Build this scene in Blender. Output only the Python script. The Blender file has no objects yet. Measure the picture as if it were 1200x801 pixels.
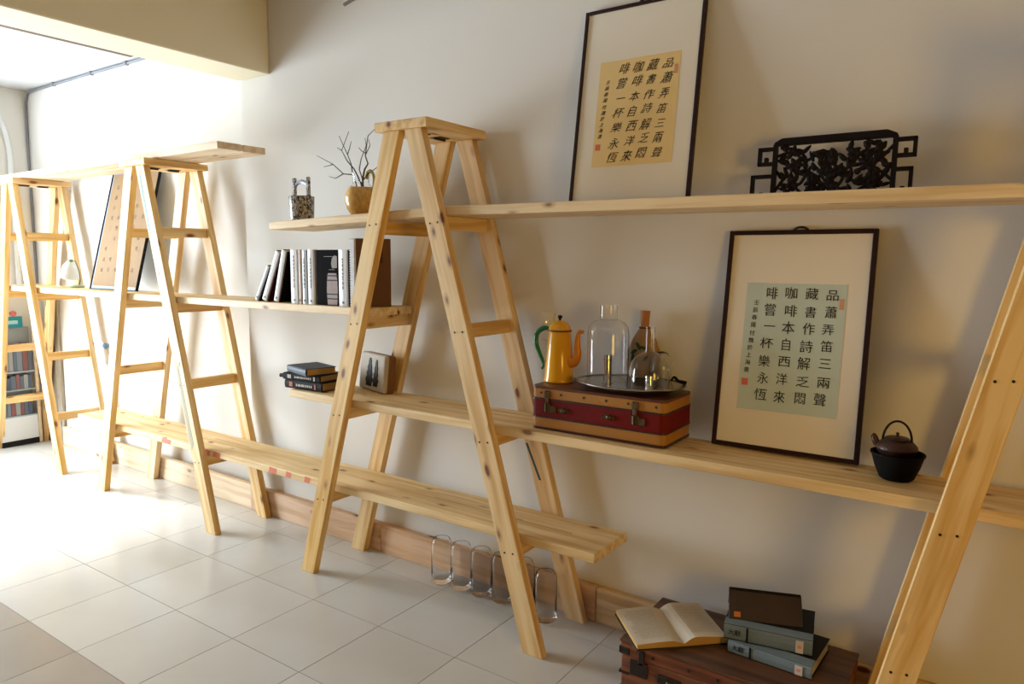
import bpy, bmesh, math, random
from mathutils import Vector, Matrix, noise
random.seed(7)
R = math.radians
S = bpy.context.scene
COL = S.collection

# ------------------------------------------------------------ camera
cam_d = bpy.data.cameras.new('camera'); cam = bpy.data.objects.new('camera', cam_d); COL.objects.link(cam)
cam_d.sensor_width = 36.0; cam_d.lens = 838.575 / 1200 * 36; cam_d.clip_start = .05
YAW, PIT, ROL = -0.603154521, -0.113185802, 0.00726276072
fwd = Vector((math.sin(YAW)*math.cos(PIT), math.cos(YAW)*math.cos(PIT), math.sin(PIT)))
rgt = Vector((math.cos(YAW), -math.sin(YAW), 0)); upv = rgt.cross(fwd)
r2 = math.cos(ROL)*rgt + math.sin(ROL)*upv; u2 = -math.sin(ROL)*rgt + math.cos(ROL)*upv
M = Matrix((r2, u2, -fwd)).transposed().to_4x4(); M.translation = Vector((3.375, -2.497, 1.561))
cam.matrix_world = M
S.camera = cam

# ------------------------------------------------------------ light
w = bpy.data.worlds.new('sky'); S.world = w; w.use_nodes = True
w.node_tree.nodes['Background'].inputs[0].default_value = (.80, .90, 1, 1)
w.node_tree.nodes['Background'].inputs[1].default_value = 3.0
def area(name, loc, direction, sx, sy, power, color, spread=180):
    l = bpy.data.lights.new(name, 'AREA'); l.shape = 'RECTANGLE'; l.size = sx; l.size_y = sy
    l.energy = power; l.color = color; l.spread = R(spread)
    o = bpy.data.objects.new(name, l); COL.objects.link(o); o.location = loc
    o.rotation_euler = Vector(direction).to_track_quat('-Z', 'Y').to_euler()
    return o
area('window_daylight', (-3.57, -1.55, 1.28), (1, .10, -.05), 1.6, 2.4, 250, (.80, .91, 1))
area('standing_lamp_light', (5.3, -2.3, 1.35), (-.9, .25, -.05), .8, .8, 25, (1, .58, .09))
sl = bpy.data.lights.new('sun', 'SUN'); sl.energy = 5.0; sl.angle = R(9); sl.color = (.96, .98, 1)
so = bpy.data.objects.new('sun', sl); COL.objects.link(so); so.location = (-6, -4, 5)
so.rotation_euler = Vector((1, .30, -.85)).to_track_quat('-Z', 'Y').to_euler()
S.view_settings.view_transform = 'Standard'; S.view_settings.look = 'None'
S.view_settings.exposure = 0.30; S.view_settings.gamma = 1; S.view_settings.use_curve_mapping = False

# ------------------------------------------------------------ materials
MATS = {}
def srgb(r, g, b):
    f = lambda c: (c/255/12.92) if c/255 <= .04045 else ((c/255+.055)/1.055)**2.4
    return (f(r), f(g), f(b), 1)
def mat(name, col, rough=.5, metal=0, bump=0, bscale=60, var=.0, vscale=8, **kw):
    if name in MATS: return MATS[name]
    m = bpy.data.materials.new(name); m.use_nodes = True; nt = m.node_tree; N = nt.nodes; L = nt.links
    b = N['Principled BSDF']; b.inputs['Base Color'].default_value = col
    b.inputs['Roughness'].default_value = rough; b.inputs['Metallic'].default_value = metal
    for k, v in kw.items(): b.inputs[k.replace('_', ' ')].default_value = v
    tc = N.new('ShaderNodeTexCoord')
    if var:
        n = N.new('ShaderNodeTexNoise'); n.inputs['Scale'].default_value = vscale; n.inputs['Detail'].default_value = 5
        L.new(tc.outputs['Object'], n.inputs['Vector'])
        mx = N.new('ShaderNodeMix'); mx.data_type = 'RGBA'; mx.blend_type = 'MIX'
        mx.inputs[6].default_value = tuple(c*(1-var) for c in col[:3])+(1,)
        mx.inputs[7].default_value = tuple(min(1, c*(1+var)) for c in col[:3])+(1,)
        L.new(n.outputs['Fac'], mx.inputs[0]); L.new(mx.outputs[2], b.inputs['Base Color'])
    if bump:
        n2 = N.new('ShaderNodeTexNoise'); n2.inputs['Scale'].default_value = bscale; n2.inputs['Detail'].default_value = 4
        L.new(tc.outputs['Object'], n2.inputs['Vector'])
        bp = N.new('ShaderNodeBump'); bp.inputs['Strength'].default_value = bump; bp.inputs['Distance'].default_value = .004
        L.new(n2.outputs['Fac'], bp.inputs['Height']); L.new(bp.outputs['Normal'], b.inputs['Normal'])
    MATS[name] = m
    return m
def wood(name, light, dark, knot, rough=.55, grain=1.0, knots=True, stain=None):
    """pine: grain runs along the object's local X"""
    m = bpy.data.materials.new(name); m.use_nodes = True; nt = m.node_tree; N = nt.nodes; L = nt.links
    b = N['Principled BSDF']; b.inputs['Roughness'].default_value = rough
    tc = N.new('ShaderNodeTexCoord'); oi = N.new('ShaderNodeObjectInfo')
    mul = N.new('ShaderNodeVectorMath'); mul.operation = 'SCALE'; mul.inputs[0].default_value = (37, 11, 23)
    L.new(oi.outputs['Random'], mul.inputs['Scale'])
    add = N.new('ShaderNodeVectorMath'); add.operation = 'ADD'
    L.new(tc.outputs['Object'], add.inputs[0]); L.new(mul.outputs[0], add.inputs[1])
    # warp
    wn = N.new('ShaderNodeTexNoise'); wn.inputs['Scale'].default_value = 2.2; wn.inputs['Detail'].default_value = 2
    L.new(add.outputs[0], wn.inputs['Vector'])
    ws = N.new('ShaderNodeVectorMath'); ws.operation = 'SCALE'; ws.inputs['Scale'].default_value = .05
    L.new(wn.outputs['Color'], ws.inputs[0])
    ad2 = N.new('ShaderNodeVectorMath'); ad2.operation = 'ADD'
    L.new(add.outputs[0], ad2.inputs[0]); L.new(ws.outputs[0], ad2.inputs[1])
    mp = N.new('ShaderNodeMapping'); mp.inputs['Scale'].default_value = (1.3, 30, 30)
    L.new(ad2.outputs[0], mp.inputs['Vector'])
    g = N.new('ShaderNodeTexNoise'); g.inputs['Scale'].default_value = 1; g.inputs['Detail'].default_value = 3
    L.new(mp.outputs[0], g.inputs['Vector'])
    rp = N.new('ShaderNodeValToRGB'); rp.color_ramp.elements[0].position = .36; rp.color_ramp.elements[1].position = .60
    rp.color_ramp.elements[0].color = dark; rp.color_ramp.elements[1].color = light
    L.new(g.outputs['Fac'], rp.inputs['Fac'])
    # broad board-to-board and along-board tone
    n3 = N.new('ShaderNodeTexNoise'); n3.inputs['Scale'].default_value = 2.5; n3.inputs['Detail'].default_value = 2
    L.new(add.outputs[0], n3.inputs['Vector'])
    hsv = N.new('ShaderNodeHueSaturation'); L.new(rp.outputs['Color'], hsv.inputs['Color'])
    mr = N.new('ShaderNodeMapRange'); mr.inputs['To Min'].default_value = .86; mr.inputs['To Max'].default_value = 1.12
    L.new(n3.outputs['Fac'], mr.inputs['Value']); L.new(mr.outputs[0], hsv.inputs['Value'])
    mr2 = N.new('ShaderNodeMapRange'); mr2.inputs['To Min'].default_value = .88; mr2.inputs['To Max'].default_value = 1.10
    L.new(oi.outputs['Random'], mr2.inputs['Value']); L.new(mr2.outputs[0], hsv.inputs['Saturation'])
    out = hsv.outputs['Color']
    if knots:
        mk = N.new('ShaderNodeMapping'); mk.inputs['Scale'].default_value = (5.5, 13, 13); L.new(ad2.outputs[0], mk.inputs['Vector'])
        v = N.new('ShaderNodeTexVoronoi'); v.inputs['Scale'].default_value = 1.0; v.inputs['Randomness'].default_value = 1
        L.new(mk.outputs[0], v.inputs['Vector'])
        kr = N.new('ShaderNodeValToRGB'); kr.color_ramp.elements[0].position = .10; kr.color_ramp.elements[1].position = .24
        kr.color_ramp.elements[0].color = (1, 1, 1, 1); kr.color_ramp.elements[1].color = (0, 0, 0, 1)
        e = kr.color_ramp.elements.new(.15); e.color = (.38, .38, .38, 1)
        L.new(v.outputs['Distance'], kr.inputs['Fac'])
        sep = N.new('ShaderNodeSeparateColor'); L.new(v.outputs['Color'], sep.inputs[0])
        gt = N.new('ShaderNodeMath'); gt.operation = 'GREATER_THAN'; gt.inputs[1].default_value = .50; L.new(sep.outputs[0], gt.inputs[0])
        mm = N.new('ShaderNodeMath'); mm.operation = 'MULTIPLY'; L.new(kr.outputs['Color'], mm.inputs[0]); L.new(gt.outputs[0], mm.inputs[1])
        mx = N.new('ShaderNodeMix'); mx.data_type = 'RGBA'; mx.inputs[7].default_value = knot
        L.new(mm.outputs[0], mx.inputs[0]); L.new(out, mx.inputs[6]); out = mx.outputs[2]
    L.new(out, b.inputs['Base Color'])
    bp = N.new('ShaderNodeBump'); bp.inputs['Strength'].default_value = .25; bp.inputs['Distance'].default_value = .002
    L.new(g.outputs['Fac'], bp.inputs['Height']); L.new(bp.outputs['Normal'], b.inputs['Normal'])
    MATS[name] = m
    return m
PINE = wood('pine', (.84, .60, .285, 1), (.66, .38, .115, 1), (.20, .060, .012, 1))
PINE2 = wood('pine_shelf', (.85, .64, .35, 1), (.66, .43, .175, 1), (.24, .085, .02, 1))
PINE_PALE = wood('pine_pale', (.80, .64, .44, 1), (.68, .48, .28, 1), (.25, .11, .05, 1))
PINE_PINK = wood('pine_pinkish', (.76, .52, .34, 1), (.62, .38, .21, 1), (.20, .08, .04, 1))
GREYWOOD = wood('weathered_board', (.55, .48, .38, 1), (.32, .27, .20, 1), (.10, .06, .04, 1))
TRUNKW = wood('trunk_wood', (.24, .066, .014, 1), (.10, .022, .006, 1), (.02, .008, .004, 1), rough=.42, knots=False)
WALL = mat('wall_paint', (.78, .755, .705, 1), .75, bump=.10, bscale=90, var=.015, vscale=1.5)
BEAMM = mat('beam_paint', (.90, .83, .62, 1), .75, bump=.08, bscale=70, var=.02, vscale=2)
CEIL = mat('ceiling_paint', (.62, .62, .62, 1), .8, bump=.05)
FARW = mat('far_wall_brown', (.16, .095, .05, 1), .8)
GROUT = mat('grout', (.22, .19, .16, 1), .8)
BLACK = mat('black', (.008, .007, .007, 1), .6, Specular_IOR_Level=.2)
BLACKSATIN = mat('black_lacquer', (.010, .006, .006, 1), .6, bump=.2, bscale=120, Specular_IOR_Level=.15)
INK = mat('ink', (.012, .011, .012, 1), .7)
INKGREY = mat('grey_ink', (.10, .09, .09, 1), .7)
FRAME = mat('frame_wood', (.026, .008, .006, 1), .5, Specular_IOR_Level=.25)
MATB = mat('mount_board', (.86, .80, .68, 1), .8)
PAPERB = mat('paper_pale_blue', (.56, .66, .60, 1), .8, var=.05, vscale=4)
PAPERY = mat('paper_golden', (.86, .64, .28, 1), .8, var=.05, vscale=5)
KRAFT = mat('paper_kraft', (.30, .185, .085, 1), .8, var=.12, vscale=9)
MATBLUE = mat('mount_light_blue', (.28, .38, .52, 1), .6)
RED = mat('seal_red', (.72, .16, .10, 1), .7)
REDF = mat('seal_red_faded', (.68, .32, .20, 1), .7)
REDPAINT = mat('red_paint_mark', (.66, .17, .08, 1), .7)
BLUEPAINT = mat('blue_paint_mark', (.25, .42, .52, 1), .7)
GREENPAINT = mat('dark_green_mark', (.02, .06, .06, 1), .6)
STEEL = mat('polished_steel', (.72, .72, .72, 1), .16, 1)
TRAYM = mat('tarnished_silver', (.60, .58, .54, 1), .24, 1, bump=.15, bscale=40)
DARKMETAL = mat('dark_metal', (.045, .035, .028, 1), .45, .7, bump=.3, bscale=150)
BRONZE = mat('aged_bronze', (.10, .065, .030, 1), .45, .6, bump=.5, bscale=160)
SCREW = mat('screw_head', (.02, .015, .012, 1), .5, .5)
YENAMEL = mat('yellow_enamel', (.80, .40, .015, 1), .16)
OENAMEL = mat('orange_enamel', (.70, .24, .015, 1), .22)
GENAMEL = mat('green_enamel', (.010, .16, .065, 1), .2)
def glassm(name, col=(1, 1, 1, 1), rough=0.0, ior=1.45):
    m = bpy.data.materials.new(name); m.use_nodes = True; b = m.node_tree.nodes['Principled BSDF']
    b.inputs['Base Color'].default_value = col; b.inputs['Roughness'].default_value = rough
    b.inputs['Transmission Weight'].default_value = 1; b.inputs['IOR'].default_value = ior
    return m
GLASS = glassm('clear_glass', (.99, .99, .99, 1), 0, 1.33)
JARG = glassm('thin_jar_glass', (.99, .99, .99, 1), 0, 1.16)
AMBERG = glassm('amber_glass', (.95, .75, .30, 1), .05)
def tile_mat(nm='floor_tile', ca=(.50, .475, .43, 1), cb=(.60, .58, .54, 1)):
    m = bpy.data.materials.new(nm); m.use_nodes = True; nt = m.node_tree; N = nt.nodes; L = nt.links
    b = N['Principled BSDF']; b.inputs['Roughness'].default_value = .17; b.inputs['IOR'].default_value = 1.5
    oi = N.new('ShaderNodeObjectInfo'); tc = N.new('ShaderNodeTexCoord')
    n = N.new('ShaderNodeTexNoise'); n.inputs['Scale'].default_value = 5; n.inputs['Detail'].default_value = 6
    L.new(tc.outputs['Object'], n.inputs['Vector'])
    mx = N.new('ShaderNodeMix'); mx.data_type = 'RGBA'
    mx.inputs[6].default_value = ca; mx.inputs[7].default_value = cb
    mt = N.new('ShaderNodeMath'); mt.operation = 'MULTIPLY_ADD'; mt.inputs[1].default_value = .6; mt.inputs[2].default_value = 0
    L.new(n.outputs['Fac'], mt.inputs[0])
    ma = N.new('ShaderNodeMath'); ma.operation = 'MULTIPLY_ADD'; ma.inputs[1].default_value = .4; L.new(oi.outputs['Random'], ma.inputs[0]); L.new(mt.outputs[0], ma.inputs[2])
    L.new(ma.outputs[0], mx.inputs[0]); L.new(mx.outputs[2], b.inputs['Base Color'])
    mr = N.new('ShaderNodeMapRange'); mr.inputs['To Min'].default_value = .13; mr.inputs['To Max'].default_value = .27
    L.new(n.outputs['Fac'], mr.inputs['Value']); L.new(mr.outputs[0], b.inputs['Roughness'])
    return m
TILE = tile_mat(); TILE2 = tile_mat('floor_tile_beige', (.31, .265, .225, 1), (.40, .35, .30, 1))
def book_mat(name, col, rough=.5): return mat(name, col, rough)

# ------------------------------------------------------------ mesh helpers
def newbm(): return bmesh.new()
def link(name, bm, material, parent=None, smooth=False, loc=None, rot=None, kind=None, label=None):
    me = bpy.data.meshes.new(name)
    bmesh.ops.recalc_face_normals(bm, faces=bm.faces[:])
    bm.to_mesh(me); bm.free()
    for m in (material if isinstance(material, (list, tuple)) else [material]): me.materials.append(m)
    if smooth:
        for p in me.polygons: p.use_smooth = True
        try: me.set_sharp_from_angle(angle=R(38))
        except Exception: pass
    o = bpy.data.objects.new(name, me); COL.objects.link(o)
    if parent: o.parent = parent
    if loc is not None: o.location = loc
    if rot is not None: o.rotation_euler = rot
    if kind: o['kind'] = kind
    if label: o['label'] = label
    return o
def empty(name, loc=(0, 0, 0), rz=0, rx=0):
    o = bpy.data.objects.new(name, None); COL.objects.link(o); o.location = loc; o.rotation_euler = (rx, 0, rz)
    o.empty_display_size = .05
    return o
def tag(o, label, cat, group=None):
    o['label'] = label; o['category'] = cat
    if group: o['group'] = group
    return o
def box(bm, x0, x1, y0, y1, z0, z1, bev=0, mi=0, mtx=None, seg=1):
    v = [bm.verts.new((x, y, z)) for x in (x0, x1) for y in (y0, y1) for z in (z0, z1)]
    F = [(0, 1, 3, 2), (4, 6, 7, 5), (0, 4, 5, 1), (2, 3, 7, 6), (0, 2, 6, 4), (1, 5, 7, 3)]
    fs = [bm.faces.new([v[i] for i in f]) for f in F]
    for f in fs: f.material_index = mi
    if bev:
        es = list({e for f in fs for e in f.edges})
        r = bmesh.ops.bevel(bm, geom=es, offset=bev, segments=seg, affect='EDGES', profile=.5)
        v = list({x for f in r['faces'] for x in f.verts} | {x for x in v if x.is_valid})
        for f in r['faces']: f.material_index = mi
    if mtx is not None: bmesh.ops.transform(bm, matrix=mtx, verts=[x for x in v if x.is_valid])
def prism(bm, pts, y0, y1, mi=0, bev=0):
    """pts in xz, extruded along y"""
    a = [bm.verts.new((p[0], y0, p[1])) for p in pts]; b = [bm.verts.new((p[0], y1, p[1])) for p in pts]
    fs = [bm.faces.new(a), bm.faces.new(b[::-1])]; n = len(pts)
    for i in range(n): fs.append(bm.faces.new((a[i], b[i], b[(i+1) % n], a[(i+1) % n])))
    for f in fs: f.material_index = mi
    if bev:
        r = bmesh.ops.bevel(bm, geom=list({e for f in fs for e in f.edges}), offset=bev, segments=1, affect='EDGES')
        for f in r['faces']: f.material_index = mi
def lathe(bm, prof, n=32, c=(0, 0, 0), sx=1, sy=1, mi=0):
    rings = []
    for r, z in prof:
        if r < 1e-6: rings.append([bm.verts.new((c[0], c[1], c[2]+z))])
        else: rings.append([bm.verts.new((c[0]+r*sx*math.cos(2*math.pi*i/n), c[1]+r*sy*math.sin(2*math.pi*i/n), c[2]+z)) for i in range(n)])
    for a, b in zip(rings, rings[1:]):
        for i in range(n):
            j = (i+1) % n
            if len(a) == 1 and len(b) == 1: continue
            if len(a) == 1: f = bm.faces.new((a[0], b[i], b[j]))
            elif len(b) == 1: f = bm.faces.new((a[i], a[j], b[0]))
            else: f = bm.faces.new((a[i], a[j], b[j], b[i]))
            f.material_index = mi
def tube(bm, pts, r, n=8, mi=0, caps=True):
    pts = [Vector(p) for p in pts]
    rs = r if isinstance(r, (list, tuple)) else [r]*len(pts)
    prev = None; rings = []; N_ = None
    for i, p in enumerate(pts):
        t = (pts[min(i+1, len(pts)-1)] - pts[max(i-1, 0)]).normalized()
        if N_ is None:
            a = Vector((0, 0, 1)) if abs(t.z) < .9 else Vector((1, 0, 0)); N_ = t.cross(a).normalized()
        else: N_ = (N_ - t*N_.dot(t)).normalized()
        B = t.cross(N_)
        rings.append([bm.verts.new(p + rs[i]*(math.cos(2*math.pi*k/n)*N_ + math.sin(2*math.pi*k/n)*B)) for k in range(n)])
    for a, b in zip(rings, rings[1:]):
        for k in range(n):
            f = bm.faces.new((a[k], a[(k+1) % n], b[(k+1) % n], b[k])); f.material_index = mi
    if caps:
        f = bm.faces.new(rings[0][::-1]); f.material_index = mi
        f = bm.faces.new(rings[-1]); f.material_index = mi
def curve(pts, n=8):
    """Catmull-Rom through pts"""
    P = [Vector(p) for p in pts]; P = [2*P[0]-P[1]] + P + [2*P[-1]-P[-2]]; out = []
    for i in range(1, len(P)-2):
        for k in range(n):
            t = k/n; a, b, c, d = P[i-1:i+3]
            out.append(.5*((2*b)+(-a+c)*t+(2*a-5*b+4*c-d)*t*t+(-a+3*b-3*c+d)*t**3))
    out.append(P[-2]); return out
def text_mesh(name, body, size, material, parent, loc, rot=(R(90), 0, 0), shear=0, offset=0, jitter=0, align='CENTER'):
    cu = bpy.data.curves.new(name, 'FONT'); cu.body = body; cu.size = size; cu.shear = shear; cu.offset = offset
    cu.align_x = align; cu.align_y = 'CENTER'; cu.resolution_u = 2; cu.extrude = .0004
    t = bpy.data.objects.new(name, cu); COL.objects.link(t)
    dg = bpy.context.evaluated_depsgraph_get(); me = bpy.data.meshes.new_from_object(t.evaluated_get(dg))
    bpy.data.objects.remove(t); bpy.data.curves.remove(cu)
    if jitter:
        for v in me.vertices:
            d = noise.noise_vector(Vector((v.co.x, v.co.y, size*7+len(body)))*(1.6/size))
            v.co.x += d.x*jitter*size; v.co.y += d.y*jitter*size
    me.materials.clear(); me.materials.append(material); me.name = name
    o = bpy.data.objects.new(name, me); COL.objects.link(o); o.parent = parent; o.location = loc; o.rotation_euler = rot
    return o

# ------------------------------------------------------------ room shell
XL, XR, YF, YB, ZC = -3.44, 6.2, -5.2, .19, 3.02
def struct(name, bm, m, **k):
    o = link(name, bm, m, **k); o['kind'] = 'structure'; return o
bm = newbm(); box(bm, XL-.1, XR+.1, YF-.1, .26, -.12, -.0015)
floor = struct('floor', bm, GROUT)
T = .42
tile_me = None
def tile_mesh(mm=TILE):
    bm = newbm(); box(bm, -T/2+.0016, T/2-.0016, -T/2+.0016, T/2-.0016, -.0015, 0)
    me = bpy.data.meshes.new('tile'); bm.to_mesh(me); bm.free(); me.materials.append(mm); return me
tile_me = tile_mesh(); tile_me2 = tile_mesh(TILE2)
rest = newbm()
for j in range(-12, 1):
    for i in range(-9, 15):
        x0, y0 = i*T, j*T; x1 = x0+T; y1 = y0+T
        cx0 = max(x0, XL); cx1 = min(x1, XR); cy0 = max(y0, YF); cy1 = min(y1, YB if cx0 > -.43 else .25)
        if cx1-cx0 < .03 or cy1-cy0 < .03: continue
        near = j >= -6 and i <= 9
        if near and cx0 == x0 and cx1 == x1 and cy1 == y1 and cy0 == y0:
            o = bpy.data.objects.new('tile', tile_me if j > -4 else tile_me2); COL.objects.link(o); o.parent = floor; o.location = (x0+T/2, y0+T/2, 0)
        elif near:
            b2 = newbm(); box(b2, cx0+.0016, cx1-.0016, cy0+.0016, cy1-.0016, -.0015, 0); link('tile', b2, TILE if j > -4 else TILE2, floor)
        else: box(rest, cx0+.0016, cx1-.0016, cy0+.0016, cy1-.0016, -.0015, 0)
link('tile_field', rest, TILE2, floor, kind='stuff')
bm = newbm(); box(bm, -.435, XR+.1, YB, YB+.2, -.12, 3.15); box(bm, XL-.1, -.435, .25, YB+.2, -.12, 3.15); struct('wall_back', bm, WALL)
bm = newbm(); box(bm, XR, XR+.1, YF, YB, -.12, 3.15); struct('wall_right', bm, FARW)
bm = newbm(); box(bm, XL-.1, XR+.1, YF-.1, YF, -.12, 3.15); struct('wall_front', bm, FARW)
# left wall with the tall opening that lets the daylight in
bm = newbm(); OY0, OY1, OZ1 = -2.4, -.72, 2.5
box(bm, XL-.1, XL, OY1, .26, -.12, 3.15); box(bm, XL-.1, XL, YF, OY0, -.12, 3.15); box(bm, XL-.1, XL, OY0, OY1, OZ1, 3.15)
struct('wall_left', bm, WALL)
bm = newbm()
box(bm, XL-.08, XL-.03, OY0, OY0+.06, 0, OZ1); box(bm, XL-.08, XL-.03, OY1-.06, OY1, 0, OZ1); box(bm, XL-.08, XL-.03, OY0, OY1, OZ1-.06, OZ1)
box(bm, XL-.08, XL-.03, OY0, OY1, 0, .04)
struct('window_1', bm, mat('window_frame_white', (.8, .8, .8, 1), .4))
bm = newbm(); box(bm, -.30, XR, YF, YB, ZC, ZC+.1); box(bm, XL, -.30, YF, .26, 2.925, ZC+.1); struct('ceiling', bm, CEIL)
bm = newbm(); box(bm, -.455, -.165, YF, YB, 2.604, ZC+.02, bev=.006); struct('trim_1', bm, BEAMM)
bm = newbm(); box(bm, -.492, -.458, -3.2, -.43, 2.605, 2.625); struct('trim_2', bm, mat('brown_batten', (.16, .10, .07, 1), .6))
# plank baseboard in three lengths
for (xa, ya, xb, yb, m) in ((-3.03, .217, -.432, .179, PINE_PALE), (-.425, .171, .70, .171, PINE_PINK), (.703, .171, 2.0, .171, PINE_PINK), (2.003, .171, 3.9, .171, PINE)):
    L_ = math.hypot(xb-xa, yb-ya)/2; bm = newbm(); box(bm, -L_, L_, -.019, .019, -.0775, .0775, bev=.003)
    o = link('baseboard_back', bm, m, loc=((xa+xb)/2, (ya+yb)/2, .0775), rot=(0, 0, math.atan2(yb-ya, xb-xa))); o['kind'] = 'structure'

# ------------------------------------------------------------ step ladders
ZT = 2.10
def oriented(name, verts_bm, m, parent, p0, ang):
    """mesh given in ladder xz/y space re-expressed so local X runs along the member"""
    Mx = Matrix.Translation(p0) @ Matrix.Rotation(ang, 4, 'Y')
    bmesh.ops.transform(verts_bm, matrix=Mx.inverted(), verts=verts_bm.verts[:])
    o = link(name, verts_bm, m, parent); o.matrix_local = Mx
    return o, Mx.inverted()
def ladder(label, x0, y0, th, D, hw, ht, dz=0.0, low_left_top=False, capm=PINE):
    root = empty('step_ladder', (x0, y0, 0), th)
    tag(root, label, 'ladder', None)
    lx = lambda z: hw+(ht-hw)*z/ZT
    ww = .093
    rz = [.3955+dz, .8300+dz, 1.2680+dz, 1.7100+dz]
    for side in (-1, 1):
        for fr in (0, 1):
            ya = -D/2 if fr == 0 else D/2-.038
            bm = newbm()
            prism(bm, [(side*hw, 0), (side*lx(ZT), ZT), (side*(lx(ZT)-ww), ZT), (side*(hw-ww), 0)], ya, ya+.038, bev=.0025)
            ang = -math.atan2(ZT, side*(ht-hw))
            leg, legi = oriented('leg', bm, PINE, root, Vector((side*(hw+ht)/2, ya+.019, ZT/2)), ang)
            b2 = newbm()
            for z in rz:
                for k in (-.022, .018):
                    cx = side*(lx(z)-ww/2)+k; zz = z+.004*(k > 0); s_ = -1 if fr == 0 else 1; yy = ya if fr == 0 else ya+.038
                    ca = [b2.verts.new((cx+.0042*math.cos(q*.7854), yy+s_*.0011, zz+.0042*math.sin(q*.7854))) for q in range(8)]
                    cb_ = [b2.verts.new((v.co.x, yy-s_*.0008, v.co.z)) for v in ca]
                    b2.faces.new(ca); b2.faces.new(cb_[::-1])
                    for q in range(8): b2.faces.new((ca[q], ca[(q+1) % 8], cb_[(q+1) % 8], cb_[q]))
            bmesh.ops.transform(b2, matrix=legi, verts=b2.verts[:])
            link('screw_heads', b2, SCREW, leg, kind='stuff')
        for q, z in enumerate(rz):
            zz = z - (.014 if (low_left_top and side < 0 and q == 3) else 0)
            cx = side*(lx(zz)-ww/2); L_ = D/2-.038
            bm = newbm(); box(bm, -L_, L_, -.019, .019, -.0245, .0325, bev=.002)
            link('rung', bm, PINE, root, loc=(cx, 0, zz), rot=(0, 0, R(90)))
    bm = newbm(); box(bm, -D/2-.014, D/2+.014, -.148, .148, ZT, ZT+.038, bev=.003)
    bmesh.ops.translate(bm, verts=bm.verts[:], vec=(0, 0, -ZT-.019))
    link('cap', bm, capm, root, loc=(0, 0, ZT+.019), rot=(0, 0, R(90)))
    for yy in (-.075, .055):
        bm = newbm(); box(bm, -.03, .03, yy-.035, yy+.035, ZT-.003, ZT); tube(bm, [(0, yy-.037, ZT-.006), (0, yy+.037, ZT-.006)], .005)
        link('hinge', bm, DARKMETAL, root)
    return root
lad1 = ladder('pine step ladder farthest left, in front of the room corner, holding the long top boards', -2.775, .005, -.030, .367, .640, .102)
lad2 = ladder('second pine step ladder from the left, under the right end of the top boards', -.913, -.031, -.018, .372, .700, .110)
lad3 = ladder('tall pine step ladder in the middle, its cap bare, clear jars between its feet', 1.252, -.049, .003, .378, .72, .107, low_left_top=True)
lad4 = ladder('pine step ladder at the right edge of the picture, cut off, right of the teapot', 3.617, -.042, .055, .378, .56, .10, dz=-.014)

def paint_mark(parent, pts, y, m, name='paint_mark', t=.0008):
    bm = newbm(); prism(bm, pts, y-t, y); return link(name, bm, m, parent)
mk = paint_mark(lad3, [(1.661-1.252, .757), (1.673-1.252, .757), (1.746-1.252, .600), (1.734-1.252, .600)], .189-.038+.0, GREENPAINT); mk['label'] = 'dark green painted streak on the rear leg'
bm = newbm(); prism(bm, [(.055, 2.04), (.070, 2.05), (.150, 1.72), (.133, 1.72)], -.1868, -.186)
mk = link('paint_mark', bm, BLUEPAINT, lad2); mk['label'] = 'faint blue paint streak below the cap'
bm = newbm(); prism(bm, [(.370, .92), (.385, .95), (.515, .50), (.49, .46)], -.1868, -.186)
mk = link('paint_mark', bm, mat('grey_stain', (.42, .36, .27, 1), .7), lad2); mk['label'] = 'grey stain along the front leg'

# ------------------------------------------------------------ shelf boards
def board(label, xa, xb, ya, yb, za, ztop, wd, th=.038, m=PINE2, ztop2=None, group=None, th_z=None):
    """from (xa,ya) to (xb,yb) centre line, width wd, top height"""
    z2 = ztop2 if ztop2 is not None else ztop
    p0 = Vector((xa, ya, ztop-th/2)); p1 = Vector((xb, yb, z2-th/2)); d = p1-p0; L_ = d.length
    bm = newbm(); box(bm, -L_/2, L_/2, -wd/2, wd/2, -th/2, th/2, bev=.0035, seg=2)
    o = link('shelf_board', bm, m)
    o.rotation_euler = (0, -math.asin(d.z/L_), math.atan2(d.y, d.x)); o.location = (p0+p1)/2
    tag(o, label, 'shelf', group)
    return o
low = board('long low pine shelf board with red paint marks, nearest the floor, through three ladders', -1.95, 2.172, -.0155, -.053, 0, .4665, .274)
mid = board('long pine shelf board carrying the suitcase, framed pale blue calligraphy and teapot', .418, 4.30, -.049, -.036, 0, .9052, .286, ztop2=.8833)
l3a = board('short upper pine shelf board under the ceramic bucket and round vase', .295, 1.4235, -.049, -.049, 0, 1.7445, .286, ztop2=1.7820)
l3b = board('long upper pine shelf board under the golden calligraphy and black carved panel', 1.4265, 4.25, -.049, -.036, 0, 1.7815, .286, ztop2=1.7685)
l2a = board('front one of the paired boards under the row of books', -.60, 1.0, -.080, -.101, 0, 1.3395, .183)
l2b = board('narrow rear board behind the row of books, against the rear ladder leg', -.60, 1.0, .056, .041, 0, 1.3395, .089)
l2c = board('wide front board under the leaning kraft-paper picture, second shelf at left', -3.25, -.604, -.034, -.090, 0, 1.3395, .170)
l2d = board('narrow rear board under the leaning kraft-paper picture at the left', -3.25, -.604, .097, .041, 0, 1.3395, .085)
tpa = board('front one of the two pale boards laid across the left ladder caps', -3.36, -.10, -.055, -.128, 0, 2.1770, .143, m=PINE_PALE)
tpb = board('rear one of the two pale boards laid across the left ladder caps', -3.36, -.10, .093, .024, 0, 2.1770, .143, m=PINE_PALE)
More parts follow.
